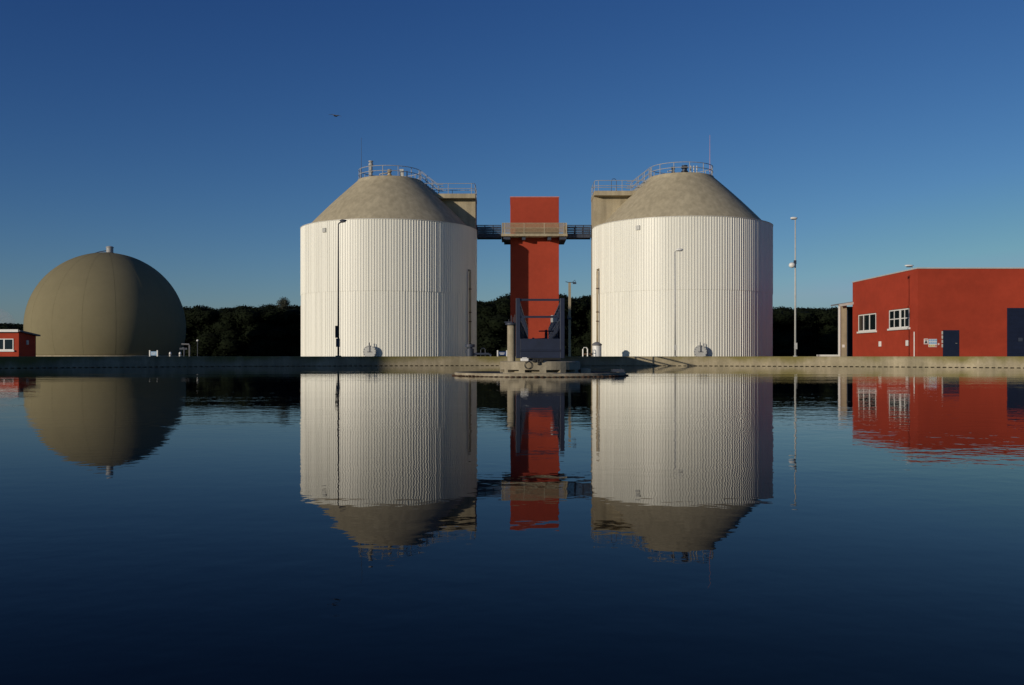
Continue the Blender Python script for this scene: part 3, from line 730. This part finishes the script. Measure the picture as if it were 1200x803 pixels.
# scraper bridge running away from the camera to the far rim
y0, y1 = 24.0, 49.9
cx0, cx1 = (.123 + 1.226) / 2 * 24.0 / 23.5, 1.33
def bxy(f, side): # f 0..1 along, side -1..1
    y = y0 + (y1 - y0) * f; return Vector((cx0 + (cx1 - cx0) * f + side * .54, y, 0))
zb_, zp, ztp, zmd = -.05, Z(397, 24.0), Z(351.5, 24.0), Z(371.5, 24.0)
t = thing('scraper_bridge', (cx0, y0, zb_), 'dark blue steel scraper bridge running from the centre pier to the far rim', 'bridge')
for s in (-1, 1):
    bm = B(); a = bxy(0, s); b = bxy(1, s); beam(bm, a + Vector((0, 0, (zb_ + .30) / 2)), b + Vector((0, 0, (zb_ + .30) / 2)), .05, .30 - zb_); obj('side_girder', bm, M['blue'], t)
    bm = B(); beam(bm, a + Vector((0, 0, (.33 + zmd - .03) / 2)), b + Vector((0, 0, (.33 + zmd - .03) / 2)), .012, zmd - .03 - .33); obj('side_panel', bm, M['blue'], t)
    bm = B()
    beam(bm, a + Vector((0, 0, ztp)), b + Vector((0, 0, ztp)), .055, .055); beam(bm, a + Vector((0, 0, zmd)), b + Vector((0, 0, zmd)), .045, .045); beam(bm, a + Vector((0, 0, .36)), b + Vector((0, 0, .36)), .03, .1)
    n = 13
    for k in range(1, n + 1):
        q = bxy(k / n, s); beam(bm, q + Vector((0, 0, .301)), q + Vector((0, 0, ztp)), .05, .05)
    # first bays are braced
    for k in range(0, 2):
        q0, q1 = bxy(k / n, s), bxy((k + 1) / n, s); beam(bm, q0 + Vector((0, 0, ztp)), q1 + Vector((0, 0, .32)), .04, .04)
    obj('side_rail', bm, M['blue'], t)
bm = B(); beam(bm, bxy(.005, 0) + Vector((0, 0, .2)), bxy(1, 0) + Vector((0, 0, .2)), 1.02, .03); obj('deck', bm, M['darksteel'], t)
for s in (-1, 1):
    bm = B(); q = bxy(0, s); box(bm, q.x - .055, q.x + .055, y0 - .055, y0 + .055, zb_, ztp + .04); obj('end_post', bm, M['blue'], t, bevel=.008)
for zz, nm in ((ztp, 'end_rail'), (zmd, 'end_rail')):
    bm = B(); box(bm, cx0 - .484, cx0 + .484, y0 - .025, y0 + .025, zz - .025, zz + .025); obj(nm, bm, M['blue'], t)
bm = B(); box(bm, cx0 - .484, cx0 + .484, y0 - .05, y0 - .02, .152, zp); box(bm, cx0 - .484, cx0 + .484, y0 - .075, y0 - .02, .12, .149)
box(bm, cx0 - .484, cx0 + .484, y0 - .055, y0 - .02, zb_ + .005, .117); obj('end_plate', bm, M['blue'], t, bevel=.004)
bm = B(); box(bm, cx0 + .3, cx0 + .46, y0 + .9, y0 + 1.1, .86, 1.04); obj('junction_box', bm, M['steel'], t)
# pivot below
bm = B(); lathe(bm, [(.3, 0), (.3, .07)], 24, (cx0 + .02, y0 + .3, z1 + .002)); box(bm, cx0 - .3, cx0 + .5, y0 - .1, y0 + .6, z1 + .04, zb_ - .002); obj('pivot', bm, M['black'], t)
bm = B(); q = bxy(.985, 0); box(bm, q.x - .6, q.x + .6, y1 - .9, y1 - .2, .0, .18); obj('end_carriage', bm, M['blue'], t)
for s in (-1, 1):
    bm = B(); drum(bm, (q.x + s * .45 - .06, 49.62, .09), (q.x + s * .45 + .06, 49.62, .09), .1, 20); w = obj('wheel', bm, M['black'], t)
# handwheel on the deck
x, D = P(640, 29), 29.0
t = thing('handwheel_stand', (x, D, .215), 'dark valve handwheel on a spindle stand on the bridge deck', 'handwheel')
bm = B(); lathe(bm, [(.09, 0), (.09, .06), (.05, .08), (.04, .48)], 14, (x, D, .216)); obj('pedestal', bm, M['darksteel'], t)
bm = B(); zz = .74
tube(bm, [(x + .21 * math.cos(a), D + .21 * math.sin(a), zz) for a in [2 * math.pi * k / 20 for k in range(21)]], .016, 6)
for a in (0, R_(60), R_(120)): tube(bm, [(x - .2 * math.cos(a), D - .2 * math.sin(a), zz), (x + .2 * math.cos(a), D + .2 * math.sin(a), zz)], .012, 6)
obj('wheel_rim', bm, M['darksteel'], t)
bm = B(); tube(bm, [(x, D, .69), (x, D, .78)], .035, 8); tube(bm, [(x - .38, D, .50), (x - .04, D, .52)], .022, 6); ball(bm, (x - .38, D, .50), .05); obj('spindle', bm, M['darksteel'], t)
# white box and cable loop on the pier
x, D = P(614.8, 23.75), 23.75
t = thing('cable_box', (x, D, z1), 'small white rounded box lying on the front of the centre pier', 'box')
bm = B(); box(bm, x - .10, x + .10, D - .07, D + .07, z1 + .001, z1 + .075); obj('casing', bm, M['white_paint'], t, bevel=.02)
bm = B(); box(bm, x - .06, x + .06, D - .05, D + .05, z1 + .077, z1 + .095); obj('lid', bm, M['white_paint'], t, bevel=.006)
bm = B(); x = P(619, 23.45); yf = 23.49
pts = []
for k in range(25):
    a = 2 * math.pi * k / 24 + 1.57; xx = x + .085 * math.cos(a); zz = -.215 + .085 * math.sin(a); pts.append((xx, CY - math.sqrt(max(0.01, 1.03 ** 2 - (xx - CX) ** 2)), zz))
tube(bm, pts, .009, 6)
tube(bm, [(x, pts[0][1], -.125), (x + .05, 23.6, -.105), (x + .2, 23.7, -.10), (cx0 - .1, 23.95, -.09)], .009, 6)
tag(obj('cable_loop', bm, M['black'], loc=(x, yf, -.22)), 'coiled black cable loop hanging down the front of the centre pier', 'cable')
bm = B()
x = P(630, 23.45)
for k in range(26):
    xx = x + random.uniform(-.13, .13); zz = -.10 - random.random() * .12 * max(0, 1 - abs(xx - x) / .14)
    yy = CY - math.sqrt(1.03 ** 2 - (xx - CX) ** 2)
    ball(bm, (xx, yy, zz), random.uniform(.02, .04), 1, .5, 1, sub=1)
tag(obj('cable_bundle', bm, M['black'], loc=(x, yf, -.15)), 'dark clump of cables drooping over the pier edge under the bridge', 'cable')

# ------------------------------------------------------------------ off-frame block, inferred and placed to cast the shade on the left rim
def pq(p, q): return Vector((p * .669 + q * .743, -p * .743 + q * .669, 0))
c_ = pq(-45.4, -9.0)
rotz = R_(90 - 48)
t = thing('shading_block', (c_.x, c_.y, GZ), 'tall red block out of view left of the basin, inferred from the shade on its rim', 'building')
t.rotation_euler = (0, 0, rotz)
def local_obj(name, bm, mat, root):
    o = obj(name, bm, mat, None, loc=(0, 0, 0)); o.parent = root; return o
bm = B(); box(bm, -5, 5, -5.1, 5.65, 0, 13.1); local_obj('wall', bm, M['red'], t)
bm = B(); box(bm, -5.1, 5.1, -5.2, 5.75, 13.103, 13.3); local_obj('parapet_cap', bm, M['steel'], t)
for i in range(3):
    bm = B(); box(bm, -3.6 + i * 2.8, -2.2 + i * 2.8, -5.14, -5.104, 7, 8.6); local_obj('window', bm, M['glass'], t)
bm = B(); box(bm, -1.2, 1.2, -5.15, -5.104, 0, 3); local_obj('door', bm, M['blue_gate'], t)

# ------------------------------------------------------------------ trees
def crown_mesh(seed, w, h, n=5200, sparse=False):
    rnd = random.Random(seed); bm = B()
    lumps = []
    for k in range(17 if not sparse else 6):
        z = (h * .08 if k > 12 else rnd.uniform(.12, .80) * h) if k > 4 else h * rnd.uniform(.81, .84); rr = w * (.5 if z < h * .6 else .34)
        a = rnd.uniform(0, 6.28); d = rnd.uniform(.1, .75) * rr
        lumps.append((d * math.cos(a), d * math.sin(a), z, rnd.uniform(.22, .38) * w, rnd.uniform(.14, .22) * h))
    if not sparse:
        for (x, y, z, r, hh) in lumps:
            res = bmesh.ops.create_icosphere(bm, subdivisions=2, radius=1)
            for v in res['verts']:
                j = rnd.uniform(.7, .95); v.co = Vector((x + v.co.x * r * j, y + v.co.y * r * j, max(.05, z + v.co.z * hh * j)))
    for k in range(n):
        x, y, z, r, hh = rnd.choice(lumps)
        d = Vector((rnd.gauss(0, 1), rnd.gauss(0, 1), rnd.gauss(0, 1))).normalized(); f = rnd.uniform(.82, 1.06) if not sparse else rnd.uniform(.3, 1.1)
        c = Vector((x + d.x * r * f, y + d.y * r * f, max(.08, z + d.z * hh * f)))
        s = rnd.uniform(.09, .24) * (1 if not sparse else .6)
        u = Vector((rnd.gauss(0, 1), rnd.gauss(0, 1), rnd.gauss(0, 1))).normalized(); v_ = u.cross(d + Vector((.01, .02, 0))).normalized(); 
        a = [c + u * s, c + v_ * s * .6, c - u * s, c - v_ * s * .6]
        bm.faces.new([bm.verts.new(p) for p in a])
    return bm
def to_mesh(name, bm, mat):
    me = bpy.data.meshes.new(name); bm.to_mesh(me); bm.free(); me.materials.append(mat); return me
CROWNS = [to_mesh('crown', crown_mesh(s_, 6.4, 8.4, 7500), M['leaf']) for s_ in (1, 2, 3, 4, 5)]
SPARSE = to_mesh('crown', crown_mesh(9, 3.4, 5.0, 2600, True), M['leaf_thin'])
def trunk_mesh(h):
    bm = B(); tube(bm, [(0, 0, 0), (.08, .03, h * .4), (0, .1, h)], .22, 8, r2=.06)
    for a in range(5):
        an = a * 1.26; z = h * (.35 + .1 * a); tube(bm, [(0.03, .03, z), (math.cos(an) * .8, math.sin(an) * .8, z + .6), (math.cos(an) * 1.5, math.sin(an) * 1.5, z + 1.5)], .08, 6, r2=.02)
    return to_mesh('trunk', bm, M['bark'])
TRUNK = trunk_mesh(7.0)
def tree(x, y, h, w, k, rz, label, group, mesh=None, base=8.4, tz=0.0):
    t = bpy.data.objects.new('tree', None); col.objects.link(t); t.location = (x, y, GZ); t.rotation_euler = (0, 0, rz); t.scale = (w, w, h / base)
    tag(t, label, 'tree', group)
    c = bpy.data.objects.new('crown', mesh or CROWNS[k % 5]); col.objects.link(c); c.parent = t; c.location = (0, 0, tz)
    c = bpy.data.objects.new('trunk', TRUNK); col.objects.link(c); c.parent = t
rnd = random.Random(42)
def top_at(px):
    # height of the tree line in photo rows
    if px < 60: return 381
    if px < 210: return 375
    if px < 440: return 362
    if px < 575: return 354
    if px < 700: return 349
    if px < 880: return 356
    return 363
k = 0
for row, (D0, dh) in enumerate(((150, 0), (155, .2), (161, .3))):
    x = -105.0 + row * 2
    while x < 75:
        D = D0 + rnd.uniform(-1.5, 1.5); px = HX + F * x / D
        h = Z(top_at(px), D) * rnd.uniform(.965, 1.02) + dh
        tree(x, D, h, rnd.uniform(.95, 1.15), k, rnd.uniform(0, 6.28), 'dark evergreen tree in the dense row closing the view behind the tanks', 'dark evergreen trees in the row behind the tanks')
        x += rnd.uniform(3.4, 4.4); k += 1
tree(P(333, 153), 153, Z(355.5, 153) - 4.4, 1.0, 0, .5, 'thin pale tree poking above the dark row just left of the left tank', None, mesh=SPARSE, base=8.4, tz=0)
o = [q for q in col.objects if q.name.startswith('tree') and q.get('label', '').startswith('thin')][0]
o.scale = (.75, .75, 1.0)
for ch in o.children:
    if ch.name.startswith('crown'): ch.location.z = Z(355, 153) - 4.2
    else: ch.scale = (1, 1, .85)

# ------------------------------------------------------------------ gull
def gull():
    D = 110.0; c = Vector((P(393, D), D, Z(136, D)))
    vs = [(0, 0, 0), (.16, 0, .02), (.26, 0, .05), (.33, 0, .05), (-.16, 0, -.01), (-.30, 0, 0),
          (.02, -.30, .10), (-.06, -.62, .02), (.02, .30, .10), (-.06, .62, .02)]
    rad = [(.075, .07), (.065, .06), (.045, .045), (.012, .012), (.05, .035), (.06, .01), (.085, .016), (.02, .008), (.085, .016), (.02, .008)]
    ed = [(0, 1), (1, 2), (2, 3), (0, 4), (4, 5), (0, 6), (6, 7), (0, 8), (8, 9)]
    rot = Matrix.Rotation(R_(72), 3, 'Z') @ Matrix.Rotation(R_(12), 3, 'X')
    me = bpy.data.meshes.new('gull'); me.from_pydata([rot @ Vector(v) for v in vs], ed, []); o = bpy.data.objects.new('gull', me); col.objects.link(o); o.location = c; o.scale = (1.35, 1.35, 1.35)
    me.materials.append(M['gull'])
    sk = o.modifiers.new('skin', 'SKIN')
    for i, r in enumerate(rad): me.skin_vertices[0].data[i].radius = r
    me.skin_vertices[0].data[0].use_root = True
    ss = o.modifiers.new('sub', 'SUBSURF'); ss.levels = 2; ss.render_levels = 2
    tag(o, 'gull gliding with spread wings in the sky above the left tank', 'bird')
gull()

# ------------------------------------------------------------------ distant steam puff at the left edge
bm = B(); D = 420
for (px, py, r) in ((3, 375, 4.5), (9, 378, 3.2), (-4, 373, 5.5), (-12, 376, 5), (5, 370, 2.6)): ball(bm, (P(px, D), D, Z(py, D)), r, 1, 1, .8, sub=3)
m, nt, b = new_mat('steam'); nt.nodes.remove(b)
pv = N(nt, 'ShaderNodeVolumePrincipled'); pv.inputs['Density'].default_value = .07; pv.inputs['Color'].default_value = (.9, .9, .92, 1)
nt.links.new(pv.outputs[0], nt.nodes['Material Output'].inputs['Volume'])
tag(obj('steam', bm, m, loc=(P(0, D), D, Z(375, D))), 'small distant puff of pale steam above the trees at the far left', 'steam', kind='stuff')

# ------------------------------------------------------------------ light, sky, camera
w = bpy.data.worlds.new('World'); sc.world = w; w.use_nodes = True; nt = w.node_tree
bg = nt.nodes['Background']; sky = nt.nodes.new('ShaderNodeTexSky'); sky.sky_type = 'NISHITA'; sky.sun_disc = False
sky.sun_elevation = R_(SUN_EL); sky.sun_rotation = R_(SUN_AZ); sky.altitude = 0; sky.air_density = 1.0; sky.dust_density = 0.3; sky.ozone_density = 3.0
sky.dust_density = 0.0
sky.air_density = .8; sky.dust_density = .5
sp_ = nt.nodes.new('ShaderNodeSeparateColor'); cb_ = nt.nodes.new('ShaderNodeCombineColor'); nt.links.new(sky.outputs[0], sp_.inputs[0])
for i_, (g_, k_) in enumerate(((1.63, .324), (1.42, .374), (1.085, .653))):   # film response of the camera to the sky, per channel
    pw = nt.nodes.new('ShaderNodeMath'); pw.operation = 'POWER'; pw.inputs[1].default_value = g_; nt.links.new(sp_.outputs[i_], pw.inputs[0])
    mu = nt.nodes.new('ShaderNodeMath'); mu.operation = 'MULTIPLY'; mu.inputs[1].default_value = k_; nt.links.new(pw.outputs[0], mu.inputs[0])
    cl_ = nt.nodes.new('ShaderNodeMath'); cl_.operation = 'MINIMUM'; cl_.inputs[1].default_value = (2.2, 3.5, 4.5)[i_]; nt.links.new(mu.outputs[0], cl_.inputs[0])
    nt.links.new(cl_.outputs[0], cb_.inputs[i_])
nt.links.new(cb_.outputs[0], bg.inputs['Color']); bg.inputs['Strength'].default_value = 0.10
sd = Vector((math.sin(R_(SUN_AZ)) * math.cos(R_(SUN_EL)), math.cos(R_(SUN_AZ)) * math.cos(R_(SUN_EL)), math.sin(R_(SUN_EL))))
sl = bpy.data.lights.new('sun', 'SUN'); sl.energy = 3.0; sl.angle = R_(.5); sl.color = (1.0, .885, .73)
so = bpy.data.objects.new('sun', sl); col.objects.link(so); so.rotation_euler = sd.to_track_quat('Z', 'Y').to_euler(); so.location = sd * 200

cam = bpy.data.cameras.new('camera'); co = bpy.data.objects.new('camera', cam); col.objects.link(co)
cam.sensor_width = 36; cam.lens = 36 * F / 1200; cam.shift_y = 16 / 1200; cam.clip_start = .05; cam.clip_end = 12000
co.location = (0, 0, 0); co.rotation_euler = (R_(90), 0, 0); sc.camera = co
sc.view_settings.view_transform = 'Standard'; sc.view_settings.look = 'None'; sc.view_settings.gamma = 1; sc.view_settings.exposure = 0.0
sc.view_settings.use_curve_mapping = False
